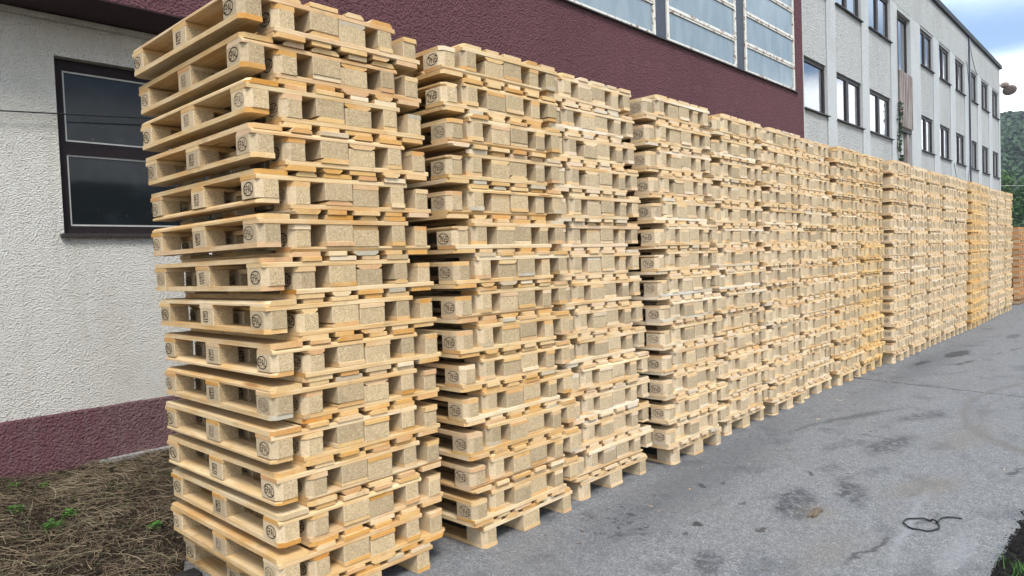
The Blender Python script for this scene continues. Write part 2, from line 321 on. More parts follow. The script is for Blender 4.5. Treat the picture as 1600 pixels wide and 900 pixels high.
# ------------------------------------------------------------------ the ground
g = MB(); g.poly([(-300, -400, -.06), (900, -400, -.06), (900, 400, -.06), (-300, 400, -.06)], M_GROUND); g.obj('ground', kind='structure')
def edge_y(x):
    b = -2.20 if x < 3.6 else -2.20 - .22*(x-3.6)
    return max(b, -9) + .035*noise.noise((x*3.1, 0, 0)) + .03*noise.noise((x*11, 3, 0)) + .05*noise.noise((x*.9, 7, 0))
def edge_in(x): return (1.22 if x > .1 else .80 if x < -.1 else .80+.42*(x+.1)/.2) + .10*noise.noise((x*1.7, 21, 0)) + .05*noise.noise((x*6, 21, 0))
a = MB(); xs = [-12] + [-3+.05*i for i in range(240)] + [9+i*.5 for i in range(1, 100)] + [90]
vs, fs = [], []
for x in xs: vs += [(x, edge_y(x), -.03), (x, edge_y(x)+.012, 0), (x, edge_in(x), 0), (x, edge_in(x)+.02, -.03)]
for i in range(len(xs)-1):
    for j in range(3): fs.append((4*i+j, 4*(i+1)+j, 4*(i+1)+j+1, 4*i+j+1))
a.mesh_(vs, [f for f in fs], M_ASPH); road = a.obj('asphalt_yard', kind='structure')
v_ = MB(); vs, fs = [], []; XV = [-6+.08*i for i in range(260)]; YV = [-.02-.07*j for j in range(26)]
for x in XV:
    for dy in YV: vs.append((x, edge_y(x)+.03+dy, -.022 + .018*noise.noise((x*6, dy*6, 2)) + .012*noise.noise((x*19, dy*19, 2)) + .02*max(0, -dy-.3)))
n_ = len(YV)
for i in range(len(XV)-1):
    for j in range(n_-1): fs.append((i*n_+j+1, (i+1)*n_+j+1, (i+1)*n_+j, i*n_+j))
v_.mesh_(vs, fs, M_GRAVEL); v_.obj('gravel_verge', kind='structure', smooth=True)
def grass_z(x, y): return -.012 + .045*noise.noise((x*1.3, y*1.3, 5)) + .03*noise.noise((x*4, y*4, 9)) + .012*noise.noise((x*14, y*14, 4)) + .025*max(0, min(1, (y-1.5)/1.5))
s_ = MB(); vs, fs = [], []; XV = [-6, -4.5] + [-3+.04*i for i in range(130)] + [2.2+.4*i for i in range(1, 110)]; YV = [.72+.04*j for j in range(79)]
for x in XV:
    for y in YV: vs.append((x, y, grass_z(x, y) - (.06 if y < edge_in(x)+.01 else 0)))
n_ = len(YV)
for i in range(len(XV)-1):
    for j in range(n_-1): fs.append((i*n_+j, (i+1)*n_+j, (i+1)*n_+j+1, i*n_+j+1))
s_.mesh_(vs, fs, M_SOIL); s_.obj('soil_strip', kind='structure', smooth=True)

# ------------------------------------------------------------------ factory building
GY, UY, XE = 3.87, 3.30, 15.18
fac = link('factory_building', None, loc=(0, 0, 0), label='factory building with maroon roughcast upper storey above a beige ground floor wall', cat='building')
def wall_sheet(name, parent, mat, x0, x1, z0, z1, y, holes, depth):
    q = MB(); X = sorted({x0, x1, *[h[0] for h in holes], *[h[1] for h in holes]}); Z = sorted({z0, z1, *[h[2] for h in holes], *[h[3] for h in holes]})
    for i in range(len(X)-1):
        for j in range(len(Z)-1):
            cx, cz = (X[i]+X[i+1])/2, (Z[j]+Z[j+1])/2
            if any(h[0] < cx < h[1] and h[2] < cz < h[3] for h in holes): continue
            q.poly([(X[i], y, Z[j]), (X[i+1], y, Z[j]), (X[i+1], y, Z[j+1]), (X[i], y, Z[j+1])], mat)
    for a_, b_, c_, d_ in holes:
        e = y+depth
        q.poly([(a_, y, c_), (a_, y, d_), (a_, e, d_), (a_, e, c_)], mat); q.poly([(b_, y, c_), (b_, e, c_), (b_, e, d_), (b_, y, d_)], mat)
        q.poly([(a_, y, d_), (b_, y, d_), (b_, e, d_), (a_, e, d_)], mat); q.poly([(a_, y, c_), (a_, e, c_), (b_, e, c_), (b_, y, c_)], mat)
    q.poly([(x0, y, z0), (x0, y, z1), (x0, y+depth, z1), (x0, y+depth, z0)], mat); q.poly([(x1, y, z0), (x1, y+depth, z0), (x1, y+depth, z1), (x1, y, z1)], mat)
    return q.obj(name, parent)
GW = (.27, 2.05, 1.97, 3.44)
wall_sheet('ground_floor_wall', fac, M_BEIGE, -14, XE, .46, 3.80, GY, [GW], .16)
q = MB(); vs, fs = [], []; XV = [-14, -6] + [-3+.05*i for i in range(110)] + [2.6+i*.6 for i in range(21)] + [XE]
for x in XV: zt = .485+.008*noise.noise((x*5, 1, 1)); vs += [(x, GY-.022, -.05), (x, GY-.022, zt-.012), (x, GY-.012, zt), (x, GY+.05, zt+.003)]
for i in range(len(XV)-1):
    for j in range(3): fs.append((4*i+j, 4*(i+1)+j, 4*(i+1)+j+1, 4*i+j+1))
q.mesh_(vs, fs, M_PLINTH); q.obj('plinth', fac)
q = MB(); q.box(.42, 14, GY-.09, GY-.025, -.05, .035, M_CONC); q.obj('concrete_edging', fac)
q = MB(); q.box(-14, XE, UY+.004, GY+.3, 3.775, 3.83, M_SOFFIT); q.obj('soffit', fac)
q = MB(); q.box(-14, XE-.01, GY-.035, GY-.004, 3.715, 3.76, M_BEIGE); q.obj('cornice_strip', fac)
WX = [(6.22, 8.80), (9.17, 11.80), (12.19, 14.76)]; WX = [(3.26, 5.84)] + WX; WZ = (5.22, 7.68)
wall_sheet('upper_wall', fac, M_PURPLE, -14, XE, 3.785, 9.6, UY, [(WX[0][0], WX[-1][1], WZ[0], WZ[1])], .12)
simple_box('roof_slab', fac, M_ROOF, -14, XE, UY-.2, 12, 9.603, 9.75)
simple_box('rear_block', fac, M_DARK, -14, XE-.02, GY+.32, 12, 0, 9.58)
q = MB(); q.box(WX[0][0]-.05, WX[-1][1]+.05, UY-.05, UY+.11, WZ[0]-.022, WZ[0]-.003, M_SILL); q.obj('window_sill', fac)
simple_box('dark_back', fac, M_DARK, WX[0][0]-.1, WX[-1][1]+.1, UY+.13, UY+.15, WZ[0]-.1, WZ[1]+.1)
for i in range(len(WX)-1):
    simple_box('mullion_post', fac, M_POST, WX[i][1]+.003, WX[i+1][0]-.003, UY+.045, UY+.1, WZ[0]+.002, WZ[1]-.002)
rows = [5.22, 5.80, 6.42, 7.04, 7.68]
for x0, x1 in WX:
    q = MB(); y0, y1 = UY+.02, UY+.075; fw = .075
    q.box(x0, x0+fw, y0, y1, WZ[0], WZ[1], M_RUST); q.box(x1-fw, x1, y0, y1, WZ[0], WZ[1], M_RUST)
    for k, z in enumerate(rows):
        zz0, zz1 = (z, z+.075) if k == 0 else ((z-.07, z) if k == len(rows)-1 else (z-.05, z+.05))
        q.box(x0+fw, x1-fw, y0+.003, y1-.003, zz0+.001, zz1-.001, M_RUST)
        if 0 < k < len(rows)-1: q.box(x0+fw, x1-fw, y0-.008, y0+.002, z-.012, z+.014, M_RUST)
    wdw = q.obj('window', fac)
    for k in range(len(rows)-1):
        q = MB(); q.box(x0+fw, x1-fw, y0+.025, y0+.033, rows[k]+.02, rows[k+1]-.02, M_FROST); q.obj('pane', wdw)
# ground floor window
q = MB(); x0, x1, z0, z1 = GW; y0, y1 = GY+.09, GY+.155; f = .075
q.box(x0+.002, x0+f, y0, y1, z0, z1, M_FRAME2); q.box(x1-f, x1-.002, y0, y1, z0, z1, M_FRAME2); q.box(x0+f, x1-f, y0, y1, z0, z0+.07, M_FRAME2); q.box(x0+f, x1-f, y0, y1, z1-.09, z1-.001, M_FRAME2)
zm = 2.70; q.box(x0+f, x1-f, y0, y1, zm-.055, zm+.055, M_FRAME2)
wdw = q.obj('window', fac)
for za, zb in ((z0+.07, zm-.055), (zm+.055, z1-.09)):
    q = MB(); a0, a1 = x0+f, x1-f; t = .014; yy0, yy1 = y0+.012, y0+.042
    q.box(a0, a0+t, yy0, yy1, za, zb, M_WHITE); q.box(a1-t, a1, yy0, yy1, za, zb, M_WHITE); q.box(a0+t, a1-t, yy0, yy1, za, za+t, M_WHITE); q.box(a0+t, a1-t, yy0, yy1, zb-t, zb, M_WHITE)
    q.obj('sash', wdw); q = MB(); q.box(a0+t-.005, a1-t+.005, yy0+.014, yy0+.020, za+t-.005, zb-t+.005, M_DUSTY); q.obj('pane', wdw)
simple_box('window_sill', fac, M_SILL, GW[0]-.03, GW[1]+.03, GY-.05, GY+.088, GW[2]-.03, GW[2]-.003)
q = MB(); q.tube([(-5+.5*i, GY-.07-.0*i, 2.50+.085*(.5*i) + .01*math.sin(i*.9)) for i in range(20)], .006, M_BLACK, 6)
q.obj('black_cable', label='thin black cable strung across the beige wall and its dark window', cat='cable')

# ------------------------------------------------------------------ office building
off = link('office_building', None, label='pale office block with two rows of dark framed windows beyond the factory', cat='building')
OX, OY, OZ = 41.8, 3.30, 9.20
LO, HI = (4.93, 6.17), (7.87, 9.13)
BAYS = [(15.24, 16.80), (17.46, 19.57), (20.20, 22.40), (25.95, 27.78)] + [(25.95+2.725*i, 27.78+2.725*i) for i in range(1, 6)]
STAIR = (23.12, 24.70)
edges = sorted(BAYS + [STAIR])
prev = XE+.004
for i in range(len(edges)+1):
    a_ = edges[i-1][1] if i else prev; b_ = edges[i][0] if i < len(edges) else OX
    if b_ - a_ < .03: continue
    simple_box('pilaster', off, M_PILA, a_, b_, OY, OY+.33, 0, OZ-.004)
simple_box('parapet', off, M_OFFICE, XE+.004, OX, OY-.001, OY+.33, OZ, 10.44)
simple_box('roof_edge', off, M_ROOF, XE+.01, OX+.06, OY-.10, OY+.6, 10.443, 10.62)
simple_box('rear_block', off, M_DARK, XE+.03, OX-.02, OY+.5, 14, 0, 10.42)
simple_box('end_wall', off, M_OFFICE, OX-.018, OX-.001, OY+.332, 14, 0, 10.43)
for x0, x1 in BAYS:
    for z0, z1 in ((0, LO[0]-.02), (LO[1]+.0, HI[0]-.02), (HI[1]+.0, OZ-.004)):
        simple_box('spandrel_panel', off, M_OFFICE, x0+.03, x1-.03, OY+.02, OY+.30, z0, z1-.001)
    for z0, z1 in (LO, HI):
        y0 = OY+.075; q = MB(); f = .085; xm = (x0+x1)/2 - .02
        q.box(x0+.002, x0+f, y0, y0+.07, z0+.002, z1-.004, M_FRAME); q.box(x1-f, x1-.002, y0, y0+.07, z0+.002, z1-.004, M_FRAME)
        q.box(x0+f, x1-f, y0, y0+.07, z0+.002, z0+.08, M_FRAME); q.box(x0+f, x1-f, y0, y0+.07, z1-.09, z1-.004, M_FRAME)
        if x1-x0 > 1.7: q.box(xm-.09, xm+.09, y0-.008, y0+.075, z0+.08, z1-.09, M_FRAME)
        wdw = q.obj('window', off)
        parts = [(x0+f, xm-.09), (xm+.09, x1-f)] if x1-x0 > 1.7 else [(x0+f, x1-f)]
        for pa, pb in parts:
            q = MB(); q.box(pa, pb, y0+.03, y0+.036, z0+.08, z1-.09, M_GLASS); q.obj('pane', wdw)
            q = MB(); n = 26; cov = rnd.choice((.35, .55, 1.0)) if rnd.random() < .8 else .2
            lft = rnd.random() < .4; ca, cb = (pa, pa+(pb-pa)*cov) if lft else (pb-(pb-pa)*cov, pb); vv = []
            for k in range(n+1):
                xx = ca+(cb-ca)*k/n; yy = y0+.15+.025*math.sin(k*1.9)+.01*math.sin(k*.7); vv += [(xx, yy, z0+.02), (xx, yy, z1-.01)]
            q.mesh_(vv, [(2*k, 2*k+2, 2*k+3, 2*k+1) for k in range(n)], M_CURT); q.obj('curtain', wdw, smooth=True)
        q = MB(); q.box(x0-.03, x1+.03, OY-.06, y0-.003, z0-.019, z0+.001, M_SILL); q.obj('window_sill', wdw)
# stair bay
x0, x1 = STAIR; y0 = OY+.12
simple_box('stair_lintel', off, M_OFFICE, x0+.003, x1-.003, OY+.004, OY+.3, 9.06, OZ-.005)
q = MB(); f = .07
q.box(x0+.002, x0+f, y0, y0+.07, 7.2, 9.055, M_FRAME); q.box(x1-f, x1-.002, y0, y0+.07, 7.2, 9.055, M_FRAME); q.box(x0+f, x1-f, y0, y0+.07, 7.2, 7.28, M_FRAME); q.box(x0+f, x1-f, y0, y0+.07, 8.97, 9.055, M_FRAME)
wdw = q.obj('stair_window', off); q = MB(); q.box(x0+f, x1-f, y0+.03, y0+.036, 7.28, 8.97, M_GLASS); q.obj('pane', wdw)
q = MB(); vv = []; n = 30
for k in range(n+1): xx = x0+f+(x1-x0-2*f)*k/n; yy = y0+.12+.02*math.sin(k*1.5); vv += [(xx, yy, 7.2), (xx, yy, 8.6)]
q.mesh_(vv, [(2*k, 2*k+2, 2*k+3, 2*k+1) for k in range(n)], M_CURT); q.obj('curtain', wdw, smooth=True)
q = MB(); nb = 8; bw = (x1-x0-.02)/nb
q.box(x0+.004, x1-.004, OY+.05, OY+.115, 5.45, 7.19, M_RIB)
for k in range(nb): q.box(x0+.01+bw*k+.045, x0+.01+bw*(k+1)-.045, OY-.06, OY+.049, 5.452, 7.188, M_RIB)
q.obj('ribbed_cladding', off)
simple_box('dark_beam', off, M_FRAME, x0+.003, x1-.003, OY+.02, OY+.25, 5.33, 5.447)
simple_box('white_panel', off, M_PILA, x0+.1, x1-.45, OY+.15, OY+.2, 4.5, 5.325)
simple_box('brown_post', off, M_RIB, x1-.36, x1-.18, OY+.05, OY+.2, 0, 5.325)
simple_box('lower_door', off, M_POST, x0+.1, x1-.42, OY+.19, OY+.23, 0, 4.495)
simple_box('dark_recess', off, M_DARK, x0+.004, x1-.004, OY+.31, OY+.36, 0, 9.05)
# conduit and slack cables on the facade
q = MB(); q.tube([(34.0, OY-.04, 0), (34.0, OY-.04, 10.42)], .03, M_POST, 8); q.tube([(34.12, OY-.04, 5), (34.12, OY-.04, 10.40)], .02, M_PILA, 6)
q.obj('downpipe', label='thin grey downpipe running down the pale office facade', cat='pipe')
def slack(pts, name, label):
    q = MB(); q.tube(pts, .012, M_BLACK, 5); q.obj(name, label=label, cat='cable')
slack([(34.05, OY-.06, 10.1), (34.5, OY-.05, 9.7), (35.2, OY-.05, 9.25), (35.7, OY-.04, 9.15)], 'loose_cable', 'loose cable drooping from the downpipe below the office roof edge')
slack([(33.4, OY-.05, 9.3), (33.7, OY-.06, 8.4), (33.95, OY-.06, 6.5), (33.7, OY-.05, 4.9), (33.2, OY-.05, 4.0)], 'loose_cable', 'loose cable hanging left of the downpipe between the two window rows')
slack([(30.75, OY-.05, 4.85), (31.1, OY-.06, 4.2), (31.6, OY-.05, 3.4)], 'loose_cable', 'short cable slanting down under the lower office windows')
# siren horn on the far corner
hs = link('siren_horn', None, loc=(42.6, 3.05, 9.55), label='rusty round siren horn sticking out from the far corner of the office block', cat='siren')
M_HORN = flat('weathered_horn', (.24, .18, .15), .7)
def lathe(prof, mat, name, parent, mtx):
    q = MB(); n = 20; vv = []
    for r_, z in prof: vv += [tuple(mtx @ Vector((r_*math.cos(2*math.pi*j/n), r_*math.sin(2*math.pi*j/n), z))) for j in range(n)]
    q.mesh_(vv, [(i*n+j, i*n+(j+1) % n, (i+1)*n+(j+1) % n, (i+1)*n+j) for i in range(len(prof)-1) for j in range(n)], mat); return q.obj(name, parent, smooth=True)
mt = Matrix.Translation((.1, -.04, -.06)) @ Matrix.Scale(.76, 4) @ Matrix.Rotation(R(42), 4, 'Y') @ Matrix.Rotation(R(-14), 4, 'X')
lathe([(.001, -.12), (.2, -.11), (.36, -.06), (.42, .0), (.42, .03), (.34, .10), (.2, .17), (.001, .2)], M_HORN, 'bell', hs, mt)
mt = Matrix.Translation((-.1, .14, .2)) @ Matrix.Scale(.72, 4)
lathe([(.001, -.2), (.16, -.19), (.25, -.1), (.27, .03), (.22, .15), (.12, .2), (.001, .21)], M_HORN, 'motor_housing', hs, mt)
q = MB(); q.tube([(-.82, .4, .15), (-.1, .14, .15), (.05, -.05, -.05)], .05, M_HORN, 8); q.obj('bracket', hs)

# ------------------------------------------------------------------ pallets
def ch_outline(x0, x1, y0, y1, cut, corners):       # ccw from (x0,y0); corners: set of 'll','lr','ur','ul' that are cut
    o = []
    o += [(x0, y0+cut), (x0+cut, y0)] if 'll' in corners else [(x0, y0)]
    o += [(x1-cut, y0), (x1, y0+cut)] if 'lr' in corners else [(x1, y0)]
    o += [(x1, y1-cut), (x1-cut, y1)] if 'ur' in corners else [(x1, y1)]
    o += [(x0+cut, y1), (x0, y1-cut)] if 'ul' in corners else [(x0, y1)]
    return o
def board_mesh(name, wd, ln, axis, th, corners=(), wane=0, cut=.022, mats=W, drop=0):
    """a board centred in plan, base at z=0; wane bevels its upper long edges"""
    q = MB(); hx, hy = (wd/2, ln/2) if axis == 'y' else (ln/2, wd/2)
    ol = ch_outline(-hx, hx, -hy, hy, cut, set(corners)); n = len(ol)
    if wane:
        k0 = 0; top = [((max(-hx, min(hx, x))*(1-wane/hx*(1 if axis == 'y' and x < 0 or drop else 0)) if axis == 'y' else x), (y if axis == 'y' else y*(1-wane/hy))) for x, y in ol]
        vv = [(x, y, 0) for x, y in ol] + [(x, y, th*.45) for x, y in ol] + [(x, y, th) for x, y in top]
        fs_ = [tuple(range(n))[::-1], tuple(2*n+j for j in range(n))] + [(l*n+j, l*n+(j+1) % n, (l+1)*n+(j+1) % n, (l+1)*n+j) for l in (0, 1) for j in range(n)]
    else:
        vv = [(x, y, 0) for x, y in ol] + [(x, y, th) for x, y in ol]
        fs_ = [tuple(range(n))[::-1], tuple(n+j for j in range(n))] + [(j, (j+1) % n, n+(j+1) % n, n+j) for j in range(n)]
    me = bpy.data.meshes.new(name); me.from_pydata(vv, [], fs_); me.materials.append(mats[axis]); me.materials.append(mats['e'])
    bm = bmesh.new(); bm.from_mesh(me); bm.normal_update()
    bmesh.ops.recalc_face_normals(bm, faces=bm.faces)
    if not corners and not wane: bmesh.ops.bevel(bm, geom=[e for e in bm.edges if e.is_manifold and abs((e.verts[0].co-e.verts[1].co).z) < 1e-4], offset=.0022, segments=1, affect='EDGES')
    ax = 1 if axis == 'y' else 0
    for f_ in bm.faces: f_.material_index = 1 if abs(f_.normal[ax]) > .6 else 0
    bm.to_mesh(me); bm.free(); me.update(); return me
def block_mesh(name, wd, ln, h, corners=(), mats=W):
    q = MB(); ol = ch_outline(-wd/2, wd/2, -ln/2, ln/2, .026, set(corners)); n = len(ol); sd_ = []
    for j in range(n):
        ax, ay = ol[j]; bx, by = ol[(j+1) % n]; sd_.append(mats['c'] if abs(by-ay) < 1e-6 else mats['s'])
    q.prism(ol, 0, h, mats['s'], sd_)
    me = q.mesh(name); bm = bmesh.new(); bm.from_mesh(me)
    bmesh.ops.bevel(bm, geom=[e for e in bm.edges if abs(e.verts[0].co.x-e.verts[1].co.x) < 1e-5 and abs(e.verts[0].co.y-e.verts[1].co.y) < 1e-5], offset=.003, segments=1, affect='EDGES'); bm.to_mesh(me); bm.free(); return me
TH, BH = .022, .078
SK = {}
SK['l'] = [board_mesh('skid', .10, 1.2, 'y', TH, ('ll', 'ul')), board_mesh('skid', .10, 1.2, 'y', TH, ('ll', 'ul'), .018)]
SK['r'] = [board_mesh('skid', .10, 1.2, 'y', TH, ('lr', 'ur')), board_mesh('skid', .10, 1.2, 'y', TH, ('lr', 'ur'), .016, drop=1)]
SK['m'] = [board_mesh('skid', .145, 1.2, 'y', TH), board_mesh('skid', .143, 1.2, 'y', TH, (), .022, drop=1), board_mesh('skid', .145, 1.2, 'y', TH, (), .018)]
DK_ = {'l': [board_mesh('deck_board', .145, 1.2, 'y', TH, ('ll', 'ul'), cut=.018), board_mesh('deck_board', .145, 1.2, 'y', TH, ('ll', 'ul'), .012, cut=.018)],
       'r': [board_mesh('deck_board', .145, 1.2, 'y', TH, ('lr', 'ur'), cut=.018), board_mesh('deck_board', .145, 1.2, 'y', TH, ('lr', 'ur'), .014, cut=.018, drop=1)],
       'm': [board_mesh('deck_board', .145, 1.2, 'y', TH), board_mesh('deck_board', .141, 1.2, 'y', TH, (), .020, drop=1), board_mesh('deck_board', .137, 1.2, 'y', TH, (), .016)],
       'n': [board_mesh('deck_board', .10, 1.2, 'y', TH), board_mesh('deck_board', .098, 1.2, 'y', TH, (), .018), board_mesh('deck_board', .10, 1.2, 'y', TH, (), .016, drop=1)]}
ST = [board_mesh('stringer_board', .145, .8, 'x', TH), board_mesh('stringer_board', .141, .8, 'x', TH, (), .012)]
BK = {'m': block_mesh('block', .145, .145, BH), 's': block_mesh('block', .10, .145, BH)}
for k in ('ll', 'lr', 'ur', 'ul'): BK[k] = block_mesh('block', .10, .145, BH, (k,))
# printed marks: oval emblem with four letters, and a boxed treatment stamp
def text_tris(body, wd, ht):
    cu = bpy.data.curves.new('t', 'FONT'); cu.body = body; cu.align_x = 'CENTER'; cu.align_y = 'CENTER'; cu.resolution_u = 2; cu.offset = .006
    o = bpy.data.objects.new('t', cu); COL.objects.link(o); dg = bpy.context.evaluated_depsgraph_get(); me = bpy.data.meshes.new_from_object(o.evaluated_get(dg))
    vv = [v.co.copy() for v in me.vertices]; ff = [tuple(p.vertices) for p in me.polygons]; bpy.data.objects.remove(o); bpy.data.meshes.remove(me)
    x0 = min(v.x for v in vv); x1 = max(v.x for v in vv); y0 = min(v.y for v in vv); y1 = max(v.y for v in vv)
    return [((v.x-(x0+x1)/2)/(x1-x0)*wd, (v.y-(y0+y1)/2)/(y1-y0)*ht) for v in vv], ff
def mark_mesh(name, kind, side, thick, ink=INK):
    q = MB(); P2 = []; F2 = []
    def add(vv, ff): k = len(P2); P2.extend(vv); F2.extend(tuple(k+j for j in f_) for f_ in ff)
    def bar(x0, x1, y0, y1): add([(x0, y0), (x1, y0), (x1, y1), (x0, y1)], [(0, 1, 2, 3)])
    if kind == 'oval':
        vv, ff = text_tris('EPAL', .070, .034); add(vv, ff); n = 28
        vv = []
        for j in range(n): c_, s__ = math.cos(2*math.pi*j/n), math.sin(2*math.pi*j/n); vv += [(.045*c_, .030*s__), ((.045-thick)*c_, (.030-thick)*s__)]
        add(vv, [(2*j, 2*((j+1) % n), 2*((j+1) % n)+1, 2*j+1) for j in range(n)])
    else:
        t = .004; bar(-.026, -.026+t, -.014, .028); bar(.026-t, .026, -.014, .028); bar(-.026, .026, .028-t, .028); bar(-.026, .026, -.014, -.014+t)
        bar(-.019, -.012, -.008, .022); bar(-.019, -.004, .004, .008); bar(-.006, .0, -.004, .018); bar(.006, .020, .014, .018); bar(.006, .020, .003, .007); bar(.006, .014, -.008, -.004)
        for x in (-.024, -.012, .002, .013): bar(x, x+.009, -.026, -.019)
    sx = -1 if side < 0 else 1
    # on the face x = side: reading direction runs so the letters face outwards
    vv = [(0, (-u_ if sx < 0 else u_), v_2) for u_, v_2 in P2]
    q.mesh_(vv, F2, ink); return q.mesh(name)
INKS = (INK, INK, INK, INK2, INK2, INK3)
OVAL = {sd_: [mark_mesh('emblem', 'oval', sd_, .0046 if k < 3 else .0038, ik) for k, ik in enumerate(INKS)] for sd_ in (-1, 1)}
OVAL2 = {sd_: [mark_mesh('emblem', 'oval', sd_, .0034, ik) for ik in (INK, INK2, INK2, INK3)] for sd_ in (-1, 1)}
STAMP = {sd_: [mark_mesh('stamp', 'stamp', sd_, 0, ik) for ik in INKS] for sd_ in (-1, 1)}
DECKX = [(-.3275, 'l'), (-.16375, 'n'), (0, 'm'), (.16375, 'n'), (.3275, 'r')]
COLX = [(-.35, 'l', .10), (0, 'm', .145), (.35, 'r', .10)]
ROWY = [(-.5275, 'l'), (0, 'm'), (.5275, 'u')]
def child(name, me, par, loc, tint):
    o = bpy.data.objects.new(name, me); o.parent = par; o.location = loc; o.color = tint; COL.objects.link(o); return o
def pick(lst): return lst[0] if rnd.random() < .62 else rnd.choice(lst)
def pallet(mtx, label, tint, mark=None, side=-1, stamps=True, thin=False):
    p = bpy.data.objects.new('pallet', None); p.matrix_world = mtx; p.empty_display_size = .1; COL.objects.link(p)
    p['label'] = label; p['category'] = 'pallet'; p['group'] = 'wooden pallets stacked in the long row'
    for x, k, wd in COLX:
        child('skid', pick(SK[k]), p, (x + rnd.uniform(-.002, .002), rnd.uniform(-.004, .004), 0), tint)
        for y, r_ in ROWY:
            key = 'm' if k == 'm' else ('s' if r_ == 'm' else {'ll': 'll', 'rl': 'lr', 'lu': 'ul', 'ru': 'ur'}[k+r_])
            b = child('block', BK[key], p, (x, y + rnd.uniform(-.003, .003), TH), tint)
            if mark and ((side < 0 and k == 'l') or (side > 0 and k == 'r')) and (mark == 'all' or r_ == 'l'):
                fx = side*(.0508)
                if r_ == 'm': e = child('stamp', rnd.choice(STAMP[side]), b, (fx, .01, .039), tint) if stamps else None
                else: e = child('emblem', rnd.choice((OVAL2 if thin else OVAL)[side]), b, (fx, rnd.uniform(-.012, .018) + (.006 if r_ == 'l' else 0), .039+rnd.uniform(-.004, .004)), tint)
                if e: e.rotation_euler.x = rnd.gauss(0, .07)
    for y, r_ in ROWY: child('stringer_board', pick(ST), p, (0, y + rnd.uniform(-.004, .004), TH+BH), tint)
    for x, k in DECKX: child('deck_board', pick(DK_[k]), p, (x + rnd.uniform(-.003, .003), rnd.uniform(-.006, .006), 2*TH+BH), tint)
    return p
PITCH = .1885
STACKS = [  # start x at z=1.2, front y, lean x, lean y, tint, mark
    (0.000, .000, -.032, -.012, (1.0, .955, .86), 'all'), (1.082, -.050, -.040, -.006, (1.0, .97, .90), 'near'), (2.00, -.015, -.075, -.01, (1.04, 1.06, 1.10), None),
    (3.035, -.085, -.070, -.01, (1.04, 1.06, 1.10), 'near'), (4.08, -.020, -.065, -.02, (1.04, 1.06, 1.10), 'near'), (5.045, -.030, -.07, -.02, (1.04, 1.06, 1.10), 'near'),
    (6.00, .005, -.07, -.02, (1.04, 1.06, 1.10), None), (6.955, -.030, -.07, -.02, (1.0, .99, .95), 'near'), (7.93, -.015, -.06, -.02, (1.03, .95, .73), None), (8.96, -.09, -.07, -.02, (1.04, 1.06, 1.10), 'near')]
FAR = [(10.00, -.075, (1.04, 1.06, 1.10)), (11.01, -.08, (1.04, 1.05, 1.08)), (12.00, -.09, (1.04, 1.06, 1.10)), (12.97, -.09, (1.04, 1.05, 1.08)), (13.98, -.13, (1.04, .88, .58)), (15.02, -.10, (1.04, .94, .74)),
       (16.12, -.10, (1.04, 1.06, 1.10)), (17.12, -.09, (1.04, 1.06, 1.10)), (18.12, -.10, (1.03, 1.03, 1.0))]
ORD = ['first', 'second', 'third', 'fourth', 'fifth', 'sixth', 'seventh', 'eighth', 'ninth', 'tenth', 'eleventh', 'twelfth', 'thirteenth', 'fourteenth', 'fifteenth']
def layer_matrix(x, y, z, inv, jit, rz):
    c = Matrix.Translation((x+.4+jit[0], y+.6+jit[1], z)) @ Matrix.Rotation(rz, 4, 'Z')
    if inv: c = c @ Matrix.Translation((0, 0, .144)) @ Matrix.Rotation(math.pi, 4, 'Y')
    return c
def stack_layout(si, x0, y0, lx, ly, upright_near):
    """yields (matrix, layer, inverted)"""
    rr = random.Random(100+si)
    def base(z): return x0 + lx*(z-1.2) + (.02 - .035*((z-1.45)/1.3)**2 if si == 0 else 0), y0 + ly*z
    bx, by = base(0); yield layer_matrix(bx+.078, by+.01, 0, False, (rr.uniform(-.01, .01), rr.uniform(-.01, .01)), rr.uniform(-.006, .006)), 0, False
    jx = jy = 0
    for k in range(14):
        zb = .1448 + PITCH*k; bx, by = base(zb); jx = .5*jx + rr.uniform(-.011, .011); jy = .4*jy + rr.uniform(-.016, .016); rz = rr.uniform(-.007, .007)
        o2 = .1515 + rr.uniform(-.002, .003)
        for inv in (True, False):
            near = (not inv) if upright_near else inv
            dx = 0 if near else o2
            yield layer_matrix(bx+dx, by, zb + (0 if inv else .0444), inv, (jx, jy + rr.uniform(-.006, .006)), rz + rr.uniform(-.001, .001)), k+1, inv
for si, (x0, y0, lx, ly, tint, mark) in enumerate(STACKS):
    where = 'the nearest stack' if si == 0 else 'the %s stack from the camera' % ORD[si]
    for mtx, k, inv in stack_layout(si, x0, y0, lx, ly, si == 0):
        if k == 0: lab = 'pallet standing on the ground at the bottom of %s' % where
        elif k == 14: lab = 'deck-%s pallet in the topmost layer of %s' % ('down' if inv else 'up', where)
        else: lab = 'deck-%s pallet in the %s layer of %s' % ('down' if inv else 'up', ORD[k], where)
        tt = rnd.uniform(.95, 1.04); tw = rnd.uniform(-.03, .03)
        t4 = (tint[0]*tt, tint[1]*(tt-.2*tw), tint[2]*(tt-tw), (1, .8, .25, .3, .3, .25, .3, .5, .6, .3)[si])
        if si == 8 and (k > 8 or k == 6): t4 = (1.02, 1.0, .94, .3)
        mk = mark
        if mark == 'near' and (not inv or (si > 3 and rnd.random() < .35)): mk = None
        if k == 0 and si > 0: mk = None
        pallet(mtx, lab, t4, mk, 1 if inv else -1, thin=si > 0)
